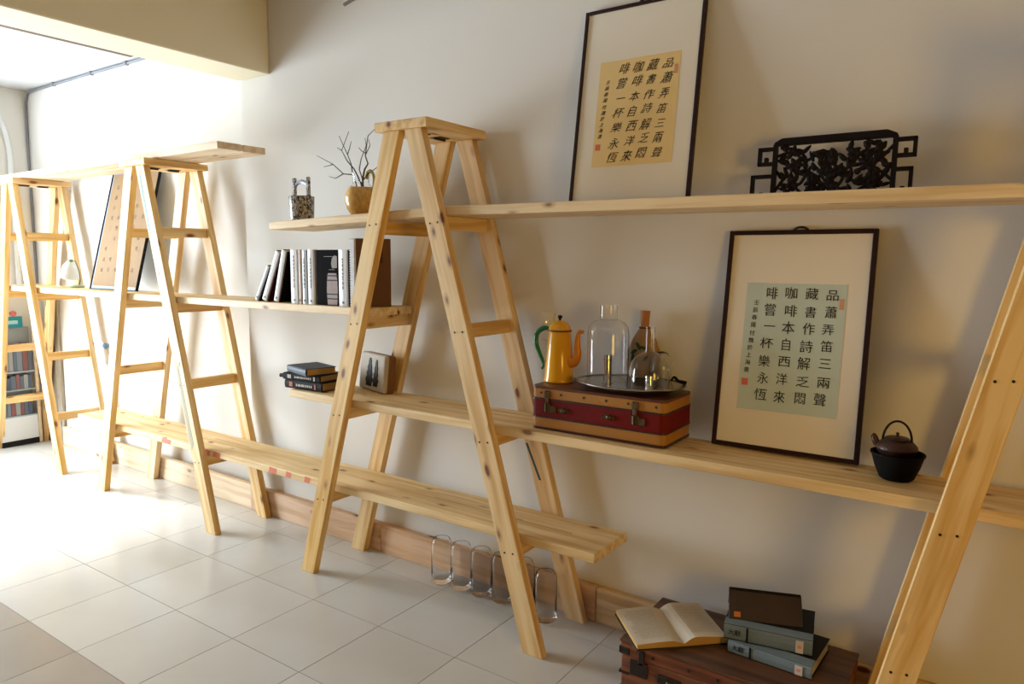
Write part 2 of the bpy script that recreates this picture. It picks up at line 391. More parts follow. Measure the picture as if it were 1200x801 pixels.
for (xc, wd_) in ((-.80, .11), (-.37, .07), (-.27, .08), (.24, .07), (.37, .05), (.52, .05)):
    bm = newbm(); c = xc-low.location.x
    prism(bm, [(c-wd_/2, -.016), (c-wd_/2+.01, .017), (c+wd_/2, .012), (c+wd_/2-.012, -.017)], -.1380, -.1371)
    mk = link('paint_mark', bm, REDPAINT, low); mk['label'] = 'red paint mark on the front edge'
# cracks along the low board
for (a, b, c) in ((1.25, 1.75, .0), (1.72, 2.0, -.01), (-.55, -.2, .03)):
    bm = newbm(); x0 = a-low.location.x; x1 = b-low.location.x
    box(bm, x0, x1, c, c+.003, .0185, .0193); link('crack', bm, mat('crack_dark', (.16, .09, .04, 1), .8), low)

# ------------------------------------------------------------ framed calligraphy
POEM = ['\u54c1\u856d\u5f04\u7b1b\u4e09\u5169\u8072', '\u85cf\u66f8\u4f5c\u8a69\u89e3\u4e4f\u60b6', '\u5496\u5561\u672c\u81ea\u897f\u6d0b\u4f86', '\u5561\u5617\u4e00\u676f\u6a02\u6c38\u6046']
SIGN = '\u58ec\u8fb0\u6625\u63da\u4ed8\u9b4f\u65bc\u4e0a\u6d77\u66f8'
def picture(label, x0, x1, z0, h, yb, yt, fw, paper, pr, mount, cols, csz, shear, jit, off, sigx, sigz, sigsz, frame=FRAME, loop=True, ink=INK, glass=False):
    """local frame: x 0..w, z 0..h, front at y=0, back at y=.02"""
    w_ = x1-x0; tilt = math.asin((yt-yb)/h)
    root = empty('framed_calligraphy', (x0, yb, z0), 0, -tilt)
    tag(root, label, 'picture')
    bm = newbm()
    box(bm, 0, fw, 0, .02, 0, h, bev=.002); box(bm, w_-fw, w_, 0, .02, 0, h, bev=.002)
    box(bm, fw, w_-fw, 0, .02, 0, fw, bev=.002); box(bm, fw, w_-fw, 0, .02, h-fw, h, bev=.002)
    link('frame', bm, frame, root)
    bm = newbm(); box(bm, fw-.002, w_-fw+.002, .007, .016, fw-.002, h-fw+.002); link('mount', bm, mount, root)
    px0, px1, pz0, pz1 = pr
    bm = newbm(); box(bm, px0, px1, .0060, .0072, pz0, pz1); pp = link('paper', bm, paper, root)
    if cols:
        for ci, (cx, ztop, zbot) in enumerate(cols):
            s = POEM[ci]; n = len(s)
            for k, chh in enumerate(s):
                z = ztop+(zbot-ztop)*k/(n-1)
                t = text_mesh('character', chh, csz, ink, pp, (cx+random.uniform(-.003, .003)-(.0025*k if shear else .0018*k), .0054, z+random.uniform(-.003, .003)), shear=shear, offset=off, jitter=jit)
                t.scale = (1+random.uniform(-.08, .08), 1+random.uniform(-.1, .1), 1)
        n = len(SIGN)
        for k, chh in enumerate(SIGN):
            gap = .012 if k > 3 else 0
            text_mesh('character', chh, sigsz, ink, pp, (sigx-.0016*k, .0054, sigz[0]+(sigz[1]-sigz[0])*k/(n-1)-gap*.3), shear=shear, offset=off*.4, jitter=jit)
        bm = newbm(); box(bm, sigx-.028, sigx-.006, .0052, .0062, sigz[1]-.058, sigz[1]-.034); link('seal', bm, RED, pp)
        bm = newbm(); box(bm, px1-.021, px1-.008, .0052, .0062, pz1-.085, pz1-.05); link('seal', bm, REDF, pp)
    if loop:
        bm = newbm(); tube(bm, curve([(w_/2-.028, .012, h-.004), (w_/2-.015, .012, h+.008), (w_/2, .012, h+.011), (w_/2+.015, .012, h+.008), (w_/2+.028, .012, h-.004)], 4), .004)
        link('hanging_loop', bm, DARKMETAL, root)
    return root
picture('dark-framed calligraphy on pale blue paper, standing beside the teapot', 2.517, 3.013, .8975, .788, .048, .168, .016,
        PAPERB, (.080, .416, .142, .598), MATB, [(.372, .560, .200), (.306, .560, .195), (.238, .560, .195), (.172, .560, .195)], .044, 0, .010, 0, .118, (.525, .285), .020)
picture('dark-framed calligraphy on golden paper standing on the upper shelf', 1.892, 2.398, 1.7830, .788, .048, .168, .014,
        PAPERY, (.088, .424, .150, .570), MATB, [(.372, .525, .190), (.310, .530, .190), (.250, .530, .185), (.188, .530, .180)], .042, .35, .07, -.0002, .125, (.485, .275), .018)
lp = picture('thin black-framed brown kraft paper sheet with a light blue edge, left shelf', -2.00, -1.375, 1.3400, .86, -.005, .206, .007,
             KRAFT, (.022, .608, .028, .84), MATBLUE, None, 0, 0, 0, 0, 0, 0, 0, frame=BLACK, loop=False)
pp = [c for c in lp.children if c.name.startswith('paper')][0]
for ci, cx in enumerate((.52, .42, .30, .20, .11)):
    for k in range(9):
        if random.random() < .75:
            text_mesh('character', POEM[ci % 4][k % 7], .034, mat('faded_ink', (.22, .14, .075, 1), .8), pp, (cx, .0054, .74-.075*k), jitter=.06)

# ------------------------------------------------------------ suitcase with coffee pot and tray
SZ0 = .8975+.0005
sc_ = empty('suitcase', (1.845, -.133, SZ0)); tag(sc_, 'small vintage red and tan striped suitcase with metal clasps on the middle shelf', 'suitcase')
SW, SD, SH = .565, .255, .172
TAN = mat('tan_leather', (.42, .185, .024, 1), .55, bump=.3, bscale=70, var=.15, vscale=14)
REDL = mat('oxblood_leather', (.150, .004, .001, 1), .6, bump=.35, bscale=60, var=.2, vscale=12, Specular_IOR_Level=.2)
DKL = mat('dark_brown_leather', (.045, .012, .008, 1), .4, bump=.3)
BROWNL = mat('brown_leather_top', (.115, .035, .014, 1), .38, bump=.4, bscale=50, var=.25, vscale=8)
def slab(name, z0, z1, m, ex=0, par=sc_, bev=.022):
    bm = newbm()
    n = 5; pts = []
    for (cx, cy, a0) in ((SW-bev, SD-bev, 0), (bev, SD-bev, 90), (bev, bev, 180), (SW-bev, bev, 270)):
        for k in range(n+1):
            a = R(a0+90*k/n); pts.append((cx+(bev+ex)*math.cos(a), cy+(bev+ex)*math.sin(a)))
    a = [bm.verts.new((p[0], p[1], z0)) for p in pts]; b = [bm.verts.new((p[0], p[1], z1)) for p in pts]
    bm.faces.new(a[::-1]); bm.faces.new(b)
    for i in range(len(pts)): bm.faces.new((a[i], a[(i+1) % len(pts)], b[(i+1) % len(pts)], b[i]))
    return link(name, bm, m, par, smooth=True)
slab('body', .006, SH-.046, TAN)
slab('lid', SH-.046, SH-.006, TAN)
slab('bottom_trim', 0, .009, DKL, .002); slab('top_cover', SH-.010, SH, BROWNL, .001)
slab('red_band', .052, SH-.050, REDL, .0015)
slab('piping', .047, .053, DKL, .0035); slab('piping', SH-.053, SH-.046, DKL, .0035)
def clasp(cx):
    bm = newbm(); box(bm, cx-.013, cx+.013, -.008, -.001, .128, .158, bev=.004); box(bm, cx-.008, cx+.008, -.010, -.001, .105, .135, bev=.003)
    box(bm, cx-.016, cx+.016, -.007, -.001, .072, .108, bev=.004); tube(bm, [(cx-.004, -.008, .074), (cx-.004, -.008, .106)], .005)
    box(bm, cx+.012, cx+.040, -.006, -.001, .070, .100, bev=.003)
    link('clasp', bm, BRONZE, sc_)
clasp(.075); clasp(.45)
for cx in (.150, .345):
    bm = newbm()
    tube(bm, [(cx-.026, -.004, .086), (cx+.026, -.004, .086)], [.004, .004]); lathe(bm, [(0, -.012), (.012, -.006), (.014, 0), (.012, .006), (0, .012)], 12, (cx, -.004, .086)); box(bm, cx-.02, cx+.02, -.004, -.001, .076, .096, bev=.002)
    link('handle_mount', bm, BRONZE, sc_)
for cx in (.045, .135, .235, .33, .42, .53):
    bm = newbm(); lathe(bm, [(0, -.002), (.004, -.001), (.005, .001), (0, .002)], 10)
    link('rivet', bm, DARKMETAL, sc_, loc=(cx, -.001, .146), rot=(R(90), 0, 0))
TZ = SZ0+SH
# coffee pot
cp = empty('coffee_pot', (1.888, .005, TZ+.0005)); cp.scale = (.9, .9, 1.0); tag(cp, 'yellow enamel coffee pot with a green handle standing on the suitcase', 'coffee pot')
bm = newbm(); lathe(bm, [(0, 0), (.066, 0), (.070, .004), (.070, .012), (.067, .018), (.050, .200), (.052, .204), (.052, .208), (.047, .209), (0, .209)], 40); link('body', bm, YENAMEL, cp, smooth=True)
bm = newbm(); lathe(bm, [(0, .209), (.053, .209), (.054, .213), (.050, .216), (.047, .226), (.036, .240), (.018, .249), (0, .251)], 40); link('lid', bm, YENAMEL, cp, smooth=True)
bm = newbm(); lathe(bm, [(.0535, .206), (.0552, .209), (.0552, .211), (.0535, .2135)], 40); link('rim', bm, mat('brown_rim', (.16, .045, .01, 1), .4), cp)
bm = newbm(); lathe(bm, [(0, .249), (.006, .250), (.005, .256), (.011, .262), (.010, .270), (0, .272)], 16); link('knob', bm, BLACK, cp, smooth=True)
bm = newbm(); p = curve([(.058, 0, .085), (.080, 0, .090), (.094, 0, .118), (.092, 0, .160), (.096, 0, .195), (.106, 0, .212), (.120, 0, .208)], 6)
tube(bm, p, [.026-.018*min(1, i/(len(p)-1)*1.35) for i in range(len(p))], 14); link('spout', bm, OENAMEL, cp, smooth=True)
bm = newbm(); p = curve([(-.046, -.0, .196), (-.062, 0, .214), (-.092, 0, .212), (-.122, 0, .190), (-.126, 0, .150), (-.108, 0, .110), (-.088, 0, .075), (-.086, 0, .055), (-.094, 0, .045)], 6)
n_ = len(p); tube(bm, p, [.0055+.006*math.sin(math.pi*min(1, i/(n_*.8))) if i < n_*.8 else .0055 for i in range(n_)], 12); link('handle', bm, GENAMEL, cp, smooth=True)
bm = newbm(); tube(bm, [(-.086, 0, .068), (-.060, 0, .066)], .004); link('handle_bracket', bm, YENAMEL, cp)
# tray
tr = empty('serving_tray', (2.203, .010, TZ+.0006)); tag(tr, 'round tarnished silver tray with a raised rim on top of the suitcase', 'tray')
bm = newbm(); lathe(bm, [(0, .004), (.62, .004), (.66, .006), (.92, .022), (1.0, .027), (1.01, .024), (.93, .017), (.66, .001), (.62, 0), (0, 0)], 64, sx=.215, sy=.166); link('dish', bm, TRAYM, tr, smooth=True)
bm = newbm(); tube(bm, [(.215*math.cos(a), .166*math.sin(a), .027) for a in [2*math.pi*k/64 for k in range(65)]], .0038, 8); link('rim', bm, mat('rim_silver', (.35, .33, .30, 1), .25, 1), tr, smooth=True)
TRZ = TZ+.0052
def glassware(name, label, prof_out, th, loc, cat, group=None, parts=None):
    """thin closed glass shell open at the bottom (cover) : outer profile then inner"""
    inner = [(max(r-th, 0), z-(th if r < 1e-6 or False else 0)) for r, z in prof_out]
    root = empty(name, loc); tag(root, label, cat, group)
    bm = newbm()
    inn = []
    for r, z in prof_out: inn.append((max(r-th, 0), z))
    inn[-1] = (inn[-1][0], prof_out[-1][1]-th) if prof_out[-1][0] < 1e-6 else inn[-1]
    pr = prof_out+inn[::-1]+[prof_out[0]]
    lathe(bm, pr, 40); bmesh.ops.remove_doubles(bm, verts=bm.verts[:], dist=1e-6)
    link('glass', bm, GLASS, root, smooth=True)
    return root
# tall bottomless bottle, open neck
tall = glassware('glass_bottle_cover', 'tall clear glass cylinder with a short open neck on the left of the tray', [(.082, 0), (.083, .01), (.083, .200), (.078, .228), (.062, .248), (.037, .256), (.035, .262), (.036, .312)], .0028, (2.083, .055, TRZ+.0005), 'glassware')
small = glassware('glass_dome_cover', 'clear glass dome with a tall narrow neck at the front right of the tray', [(.075, 0), (.076, .01), (.076, .075), (.070, .105), (.055, .130), (.032, .146), (.020, .152), (.017, .165), (.018, .245)], .0025, (2.298, -.028, TRZ+.0005), 'glassware')
back = glassware('small_glass_dome', 'small round clear glass dome at the right rear of the tray', [(.040, 0), (.043, .03), (.046, .075), (.040, .110), (.022, .135), (0, .142)], .0022, (2.292, .100, TRZ+.0005), 'glassware')
def cup(label, loc, r, h):
    root = empty('metal_tube', loc); tag(root, label, 'tube')
    bm = newbm(); lathe(bm, [(0, 0), (r*1.25, 0), (r*1.25, .004), (r, .006), (r, h-.003), (r*.96, h), (0, h)], 24); link('body', bm, STEEL, root, smooth=True)
    bm = newbm(); lathe(bm, [(r+.0004, h*.80), (r+.001, h*.82), (r+.001, h*.85), (r+.0004, h*.87)], 24); link('ring', bm, TRAYM, root)
    return root
cup('shiny metal tube standing inside the tall glass cylinder', (2.083, .055, TRZ+.0006), .0165, .115)
cup('short shiny metal tube standing inside the necked glass dome', (2.300, -.028, TRZ+.0006), .0165, .062)
# gourd shaped wooden flask behind
gf = empty('painted_flask', (2.196, .150, TZ+.0285)); tag(gf, 'brown pear-shaped flask painted with green leaves behind the glass domes', 'flask')
FL = mat('flask_ochre', (.34, .19, .06, 1), .4, var=.3, vscale=18)
bm = newbm(); lathe(bm, [(0, 0), (.055, .002), (.066, .03), (.070, .07), (.066, .11), (.052, .15), (.034, .180), (.022, .196), (.019, .206), (0, .207)], 36, sy=.5); link('body', bm, FL, gf, smooth=True)
bm = newbm(); lathe(bm, [(0, .204), (.017, .204), (.021, .262), (.022, .268), (0, .270)], 20, sy=.6); link('stopper', bm, mat('cork_orange', (.45, .17, .04, 1), .5), gf, smooth=True)
bm = newbm(); tube(bm, [(.021*math.cos(a), .012*math.sin(a), .200) for a in [2*math.pi*k/20 for k in range(21)]], .004, 6); link('cord', bm, mat('cord_brown', (.12, .04, .02, 1), .8), gf)
LG = mat('leaf_green', (.015, .06, .02, 1), .4)
for (x, z, a, l) in ((-.030, .105, 55, .035), (-.012, .128, -35, .038), (-.035, .082, 20, .03), (.012, .122, -70, .03), (-.03, .05, -20, .03), (.02, .08, 40, .028)):
    bm = newbm(); n = 10; ca, sa = math.cos(R(a)), math.sin(R(a)); ring = []
    for i in range(n):
        t = 2*math.pi*i/n; u = l*.5*math.cos(t); v = l*.22*math.sin(t)
        X = x+u*sa+v*ca; Z = z+u*ca-v*sa
        rr = .070 if z < .12 else .062
        Y = -.5*math.sqrt(max(rr*rr-X*X, 1e-5))-.0015
        ring.append((X, Y, Z))
    a_ = [bm.verts.new(p) for p in ring]; b_ = [bm.verts.new((p[0], p[1]+.006, p[2])) for p in ring]
    bm.faces.new(a_); bm.faces.new(b_[::-1])
    for i in range(n): bm.faces.new((a_[i], b_[i], b_[(i+1) % n], a_[(i+1) % n]))
    link('painted_leaf', bm, LG, gf)
# dark utensil on the tray's right
ut = newbm(); tube(ut, curve([(2.300, .155, TZ+.036), (2.312, .15, TZ+.052), (2.322, .148, TZ+.045), (2.332, .147, TZ+.038), (2.362, .148, TZ+.034)], 5), [.004]*8+[.006]*9+[.007]*4, 8)
bmesh.ops.translate(ut, verts=ut.verts[:], vec=(.035, -.055, 0))
tag(link('dark_utensil', ut, BLACK, smooth=True), 'small curled black utensil lying on the right rim of the tray', 'utensil')

# ------------------------------------------------------------ iron teapot on black bowl
mz = lambda x: .9052+(.8833-.9052)*(x-.418)/(4.30-.418)
bw = empty('black_bowl', (3.131, -.012, mz(3.131)+.0008)); tag(bw, 'deep black iron bowl under the small teapot', 'bowl')
bm = newbm(); lathe(bm, [(0, 0), (.044, 0), (.050, .006), (.064, .040), (.073, .072), (.078, .080), (.077, .084), (.071, .082), (.060, .045), (.045, .014), (0, .012)], 40); link('body', bm, mat('cast_iron_black', (.004, .004, .004, 1), .75, bump=.3, bscale=200, Specular_IOR_Level=.15), bw, smooth=True)
tp = empty('teapot', (3.127, -.012, mz(3.131)+.0815-.013)); tag(tp, 'small brown cast iron teapot with a tall hoop handle sitting in the black bowl', 'teapot')
IRON = mat('brown_iron', (.060, .026, .018, 1), .38, .3, bump=.4, bscale=180)
bm = newbm(); lathe(bm, [(0, 0), (.040, .0), (.050, .010), (.060, .030), (.058, .038), (.045, .052), (.032, .057), (0, .058)], 36); link('body', bm, IRON, tp, smooth=True)
bm = newbm(); lathe(bm, [(0, .056), (.034, .056), (.036, .060), (.030, .064), (.010, .067), (0, .067)], 28); link('lid', bm, IRON, tp, smooth=True)
bm = newbm(); lathe(bm, [(0, .066), (.004, .067), (.004, .073), (.006, .077), (0, .081)], 12); link('knob', bm, IRON, tp, smooth=True)
bm = newbm(); tube(bm, curve([(-.046, -.004, .030), (-.058, -.004, .042), (-.064, -.004, .058), (-.071, -.004, .064)], 5), [.013-.0055*i/15 for i in range(16)], 10); link('spout', bm, IRON, tp, smooth=True)
bm = newbm(); tube(bm, [(.040*math.cos(a), 0, .052+.052*math.sin(a)*1.20) for a in [R(-8+196*k/28) for k in range(29)]], .0034, 8); link('handle', bm, BLACK, tp, smooth=True)

# ------------------------------------------------------------ carved black panel on the upper shelf
cz = empty('carved_panel', (2.868, .085, 1.7765+.0005), 0, R(-6)); tag(cz, 'black pierced wood carving of foliage with square fret corners on the upper shelf', 'carving')
CB = BLACKSATIN
bm = newbm()
prism(bm, [(-.19, .196), (-.165, .210), (.160, .210), (.19, .196), (.19, .186), (-.19, .186)], 0, .022, bev=.002)
box(bm, -.192, -.178, 0, .02, 0, .19); box(bm, .178, .192, 0, .02, 0, .19); box(bm, -.192, .192, 0, .02, 0, .014)
link('border', bm, CB, cz)
bm = newbm()
def fret(x0, x1, z0, z1, t=.011):
    box(bm, x0, x1, .001, .019, z1-t, z1); box(bm, x0, x1, .001, .019, z0, z0+t); 
    (box(bm, x0, x0+t, .001, .019, z0, z1) if x0 < 0 else box(bm, x1-t, x1, .001, .019, z0, z1))
    m_ = (x0+x1)/2; box(bm, m_-.006, m_+.006, .002, .018, z0+t, z0+t+.016)
for q in ((-.243, -.186, .120, .182), (-.262, -.186, 0, .088), (.186, .246, .120, .182), (.186, .240, .0, .088)):
    bm = newbm(); fret(*q); link('fret_corner', bm, CB, cz)
bm = newbm()
def blob(x, z, l, wd, a, y=.010, t=.008):
    n = 9; ca, sa = math.cos(a), math.sin(a)
    c1 = bm.verts.new((x, y-t, z)); c2 = bm.verts.new((x, y+t, z)); rg = []
    for i in range(n):
        th_ = 2*math.pi*i/n; u = l*math.cos(th_); v = wd*math.sin(th_)*(1-.35*math.cos(th_)); k = 1 if abs(math.cos(th_)) > .9 else 1
        rg.append(bm.verts.new((x+u*ca-v*sa, y, z+u*sa+v*ca)))
    for i in range(n): bm.faces.new((c1, rg[i], rg[(i+1) % n])); bm.faces.new((c2, rg[(i+1) % n], rg[i]))
rnd = random.Random(3)
for s in (-1, 1):
    for k in range(62):
        x = s*rnd.uniform(.02, .172); z = rnd.uniform(.022, .178)
        blob(x, z, rnd.uniform(.013, .023), rnd.uniform(.006, .011), rnd.uniform(0, math.pi), rnd.uniform(.006, .013))
for k in range(8): blob(-.005+rnd.uniform(-.018, .018), .02+k*.018, .022, .016, rnd.uniform(0, 3))
for (x, z, r_) in ((-.115, .115, .026), (.125, .06, .024), (.07, .14, .022), (-.06, .05, .02), (.02, .09, .024)):
    for k in range(6): blob(x+r_*.55*math.cos(k*1.047), z+r_*.55*math.sin(k*1.047), r_*.6, r_*.35, k*1.047, .006)
link('foliage_carving', bm, CB, cz)
bm = newbm()
for pts in ([(-.18, .03), (-.14, .08), (-.10, .05), (-.06, .11), (-.02, .06), (.0, .02)], [(.18, .16), (.13, .11), (.10, .15), (.05, .10), (.03, .05), (.0, .02)], [(-.18, .15), (-.13, .16), (-.08, .13), (-.03, .16), (0, .12)], [(.18, .05), (.14, .08), (.09, .04), (.05, .07), (.01, .1)], [(-.15, .01), (-.12, .04), (-.09, .02)], [(.07, .01), (.1, .03), (.14, .02)]):
    tube(bm, [(p.x, .010, p.z) for p in curve([(a, 0, b) for a, b in pts], 6)], .0055, 6)
link('vine_carving', bm, CB, cz)

# ------------------------------------------------------------ ceramic bucket, vase with twigs
zt3 = lambda x: 1.7445+(1.7820-1.7445)*(x-.295)/(1.4235-.295)
def speckle():
    m = bpy.data.materials.new('speckled_ceramic'); m.use_nodes = True; nt = m.node_tree; N = nt.nodes; L = nt.links; b = N['Principled BSDF']
    b.inputs['Roughness'].default_value = .25
    tc = N.new('ShaderNodeTexCoord'); n = N.new('ShaderNodeTexNoise'); n.inputs['Scale'].default_value = 75; n.inputs['Detail'].default_value = 1.5; n.inputs['Distortion'].default_value = 1.2
    L.new(tc.outputs['Object'], n.inputs['Vector'])
    rp = N.new('ShaderNodeValToRGB'); rp.color_ramp.elements[0].position = .47; rp.color_ramp.elements[0].color = (.025, .022, .03, 1)
    rp.color_ramp.elements[1].position = .53; rp.color_ramp.elements[1].color = (.50, .47, .42, 1)
    L.new(n.outputs['Fac'], rp.inputs['Fac']); L.new(rp.outputs['Color'], b.inputs['Base Color'])
    return m
SPK = speckle()
bk = empty('ceramic_bucket', (.378, -.05, zt3(.378)+.0025)); bk.scale = (.68, .68, .98); tag(bk, 'small speckled grey and blue ceramic well bucket at the left end of the upper shelf', 'ornament')
bm = newbm(); lathe(bm, [(0, 0), (.084, 0), (.087, .004), (.094, .128), (.092, .132), (.086, .130), (.080, .02), (0, .014)], 40); link('body', bm, SPK, bk, smooth=True)
for s in (-1, 1):
    bm = newbm(); box(bm, s*.078-.012, s*.078+.012, -.013, .013, .10, .228, bev=.003); link('post', bm, SPK, bk)
bm = newbm(); p = curve([(-.078, 0, .180), (-.045, 0, .200), (0, 0, .207), (.045, 0, .200), (.078, 0, .190)], 5); tube(bm, p, .011, 8); link('handle', bm, mat('blue_grey_glaze', (.30, .32, .42, 1), .3), bk, smooth=True)
vz = empty('round_vase', (.790, -.030, zt3(.790)+.003)); vz.scale = (.75, .75, .97); tag(vz, 'round gold and clear glass vase holding bare twigs beside the middle ladder', 'vase')
GOLD = mat('gold_mottled_glaze', (.66, .38, .10, 1), .22, var=.45, vscale=45)
bm = newbm(); lathe(bm, [(0, 0), (.052, 0), (.060, .004), (.092, .040), (.106, .078), (.103, .112), (.085, .140), (.080, .144), (.074, .140), (.090, .110), (.094, .078), (.08, .045), (.05, .012), (0, .010)], 44); link('body', bm, GOLD, vz, smooth=True)
bm = newbm(); lathe(bm, [(.081, .1415), (.060, .156), (.050, .170), (.052, .190), (.062, .212), (.059, .212), (.049, .190), (.047, .170), (.057, .153), (.076, .1405), (.081, .1415)], 44); bmesh.ops.remove_doubles(bm, verts=bm.verts[:], dist=1e-6); link('neck', bm, GLASS, vz, smooth=True)
bm = newbm(); p = curve([(.050, 0, .185), (.062, 0, .213), (.085, 0, .220), (.108, 0, .205), (.116, 0, .175), (.108, 0, .140), (.094, 0, .118)], 5); tube(bm, p, [.011]*6+[.009]*(len(p)-6), 10); link('handle', bm, mat('olive_amber_glaze', (.45, .36, .06, 1), .15), vz, smooth=True)
tw = empty('twigs', (.775, -.030, zt3(.772)+.014)); tag(tw, 'bundle of bare dark twigs standing in the round vase', 'twigs')
TW = mat('twig_bark', (.075, .055, .055, 1), .8, bump=.4, bscale=200)
vx, vzz = .772, zt3(.772)+.013
def twig(pts, r0=.0038, r1=.0016):
    bm = newbm(); q = [(x-vx, y, z-vzz) for x, y, z in pts]; n = len(q)
    tube(bm, q, [r0+(r1-r0)*i/(n-1) for i in range(n)], 6); link('twig', bm, TW, tw)
b0 = (.778, .0, vzz+.004)
twig([b0, (.797, 0, 1.90), (.798, .0, 1.941), (.822, -.01, 1.985), (.845, -.01, 2.01), (.828, -.01, 2.049), (.853, -.015, 2.136), (.899, -.02, 2.160)], .006, .0015)
twig([(.768, .01, vzz+.004), (.79, 0, 1.91), (.760, .01, 1.95), (.718, .02, 1.998), (.670, .02, 2.04), (.623, .03, 2.094), (.665, .04, 2.182)], .005, .0015)
twig([(.760, -.01, vzz+.004), (.769, -.01, 1.904), (.742, -.01, 1.96), (.720, .0, 2.02), (.696, .0, 2.065), (.650, -.01, 2.155)], .004, .0015)
twig([(.718, .02, 1.969), (.665, .0, 1.975), (.616, -.02, 2.021), (.522, -.04, 2.068)], .0035, .0012)
twig([(.798, 0, 1.941), (.765, .01, 1.99), (.768, .02, 2.04), (.825, .0, 2.097), (.828, -.01, 2.13)], .0035, .0012)
twig([(.696, .0, 2.065), (.722, -.01, 2.09), (.745, -.02, 2.120)], .003, .0012)
twig([(.623, .03, 2.094), (.590, .03, 2.11)], .0025, .0012); twig([(.616, -.02, 2.021), (.56, -.03, 2.012)], .0025, .0012)
twig([(.665, 0, 1.975), (.62, -.01, 1.955), (.585, -.02, 1.965)], .0028, .0012)
twig([(.828, -.01, 2.049), (.870, -.02, 2.09), (.862, -.02, 2.12)], .0028, .0012)
twig([(.798, 0, 1.935), (.84, -.01, 1.96), (.91, -.02, 1.985), (.955, -.03, 2.01)], .003, .0012)
twig([(.828, -.01, 2.06), (.800, -.01, 2.075), (.785, -.01, 2.09)], .0025, .0012)

# ------------------------------------------------------------ row of books
WH = mat('white_spine', (.72, .71, .70, 1), .45, var=.05, vscale=30); WB = mat('blue_white_spine', (.60, .66, .74, 1), .45)
PE = mat('peach_spine', (.68, .52, .44, 1), .5); DK = mat('black_cover', (.007, .006, .006, 1), .8, Specular_IOR_Level=.03); DR = mat('dark_red_cover', (.050, .008, .006, 1), .6, Specular_IOR_Level=.15)
NAVY = mat('navy_cover', (.018, .028, .050, 1), .55, var=.2, vscale=20, Specular_IOR_Level=.3); PAGES = mat('page_block', (.62, .52, .34, 1), .8); OLDPAGES = mat('tan_page_block', (.42, .24, .07, 1), .8)
GREENDOT = mat('green_dot', (.02, .10, .07, 1), .5); BRN = mat('brown_album', (.125, .042, .013, 1), .65, var=.12, vscale=14)
def book(label, t, d, h, spine, cover, pages=PAGES, group=None, name='book', cat='book'):
    """upright: x thickness, y 0 (spine, front) .. d, z height"""
    root = empty(name); tag(root, label, cat, group)
    bm = newbm(); c = .003
    box(bm, 0, c, .001, d, 0, h, bev=.0008); box(bm, t-c, t, .001, d, 0, h, bev=.0008); link('cover', bm, cover, root)
    bm = newbm(); prism_ = [(0, 0), (t, 0)]
    pts = [(0, .002), (t*.15, -.002), (t*.5, -.004), (t*.85, -.002), (t, .002), (t, .006), (0, .006)]
    a = [bm.verts.new((x, y, 0)) for x, y in pts]; b = [bm.verts.new((x, y, h)) for x, y in pts]
    bm.faces.new(a[::-1]); bm.faces.new(b)
    for i in range(len(pts)): bm.faces.new((a[i], a[(i+1) % 7], b[(i+1) % 7], b[i]))
    link('spine', bm, spine, root)
    bm = newbm(); box(bm, c, t-c, .005, d-.004, .004, h-.004); link('pages', bm, pages, root)
    return root
zs = 1.3395
def place(o, x, y, z, rz=0, tilt=0):
    o.matrix_world = Matrix.Translation((x, y, z)) @ Matrix.Rotation(rz, 4, 'Z') @ Matrix.Rotation(tilt, 4, 'Y')
def dot(o, t, z=.018):
    bm = newbm(); lathe(bm, [(0, 0), (.006, 0), (.006, .0012), (0, .0012)], 12); link('spine_dot', bm, GREENDOT, o, loc=(t/2, -.0035, z), rot=(R(90), 0, 0))
def spine_text(o, t, h):
    bm = newbm(); z = h*.30
    r = random.Random(int(t*9999))
    while z < h*.85:
        l = r.uniform(.006, .016); box(bm, t/2-.003, t/2+.003, -.0047, -.0035, z, z+l); z += l+r.uniform(.003, .008)
    link('spine_print', bm, INKGREY, o)
G = 'row of books on the second shelf'
b1 = book('thin pale book leaning hard at the left end of the row', .026, .13, .205, WB, DK, group=G); place(b1, .150-.026*math.cos(R(31)), -.165, zs+.0135+.0005, 0, R(31)); dot(b1, .026)
b1.location.z = zs+.0005
b2 = book('white book with a dark red cover leaning, second from the left end', .042, .14, .275, WH, DR, group=G); place(b2, .185, -.165, zs+.001, 0, R(26)); dot(b2, .042)
b3 = book('white book with a black cover leaning, third from the left end', .042, .14, .268, WH, DK, group=G); place(b3, .280, -.165, zs+.001, 0, R(16)); dot(b3, .042)
# raise tilted books so that the lower corner touches the board (tilt about Y lowers the +x side)
for b, t, a in ((b1, .026, 31), (b2, .042, 26), (b3, .042, 16)): b.location.z = zs+.0008+t*math.sin(R(a)); 
specs = [('thick white upright book, first of the upright ones', .062, .267, WH, DK), ('thin peach upright book between two white ones', .022, .266, PE, PE), ('narrow blue-white upright book left of the widest white one', .038, .266, WB, DK), ('white upright book directly left of the black barrel cover', .052, .267, WH, WH)]
x = .418
for lab, t, h, s, c in specs:
    b = book(lab, t, .15, h, s, c, group=G); place(b, x, -.165, zs+.0005); dot(b, t)
    if t > .03: spine_text(b, t, h)
    x += t+.0028
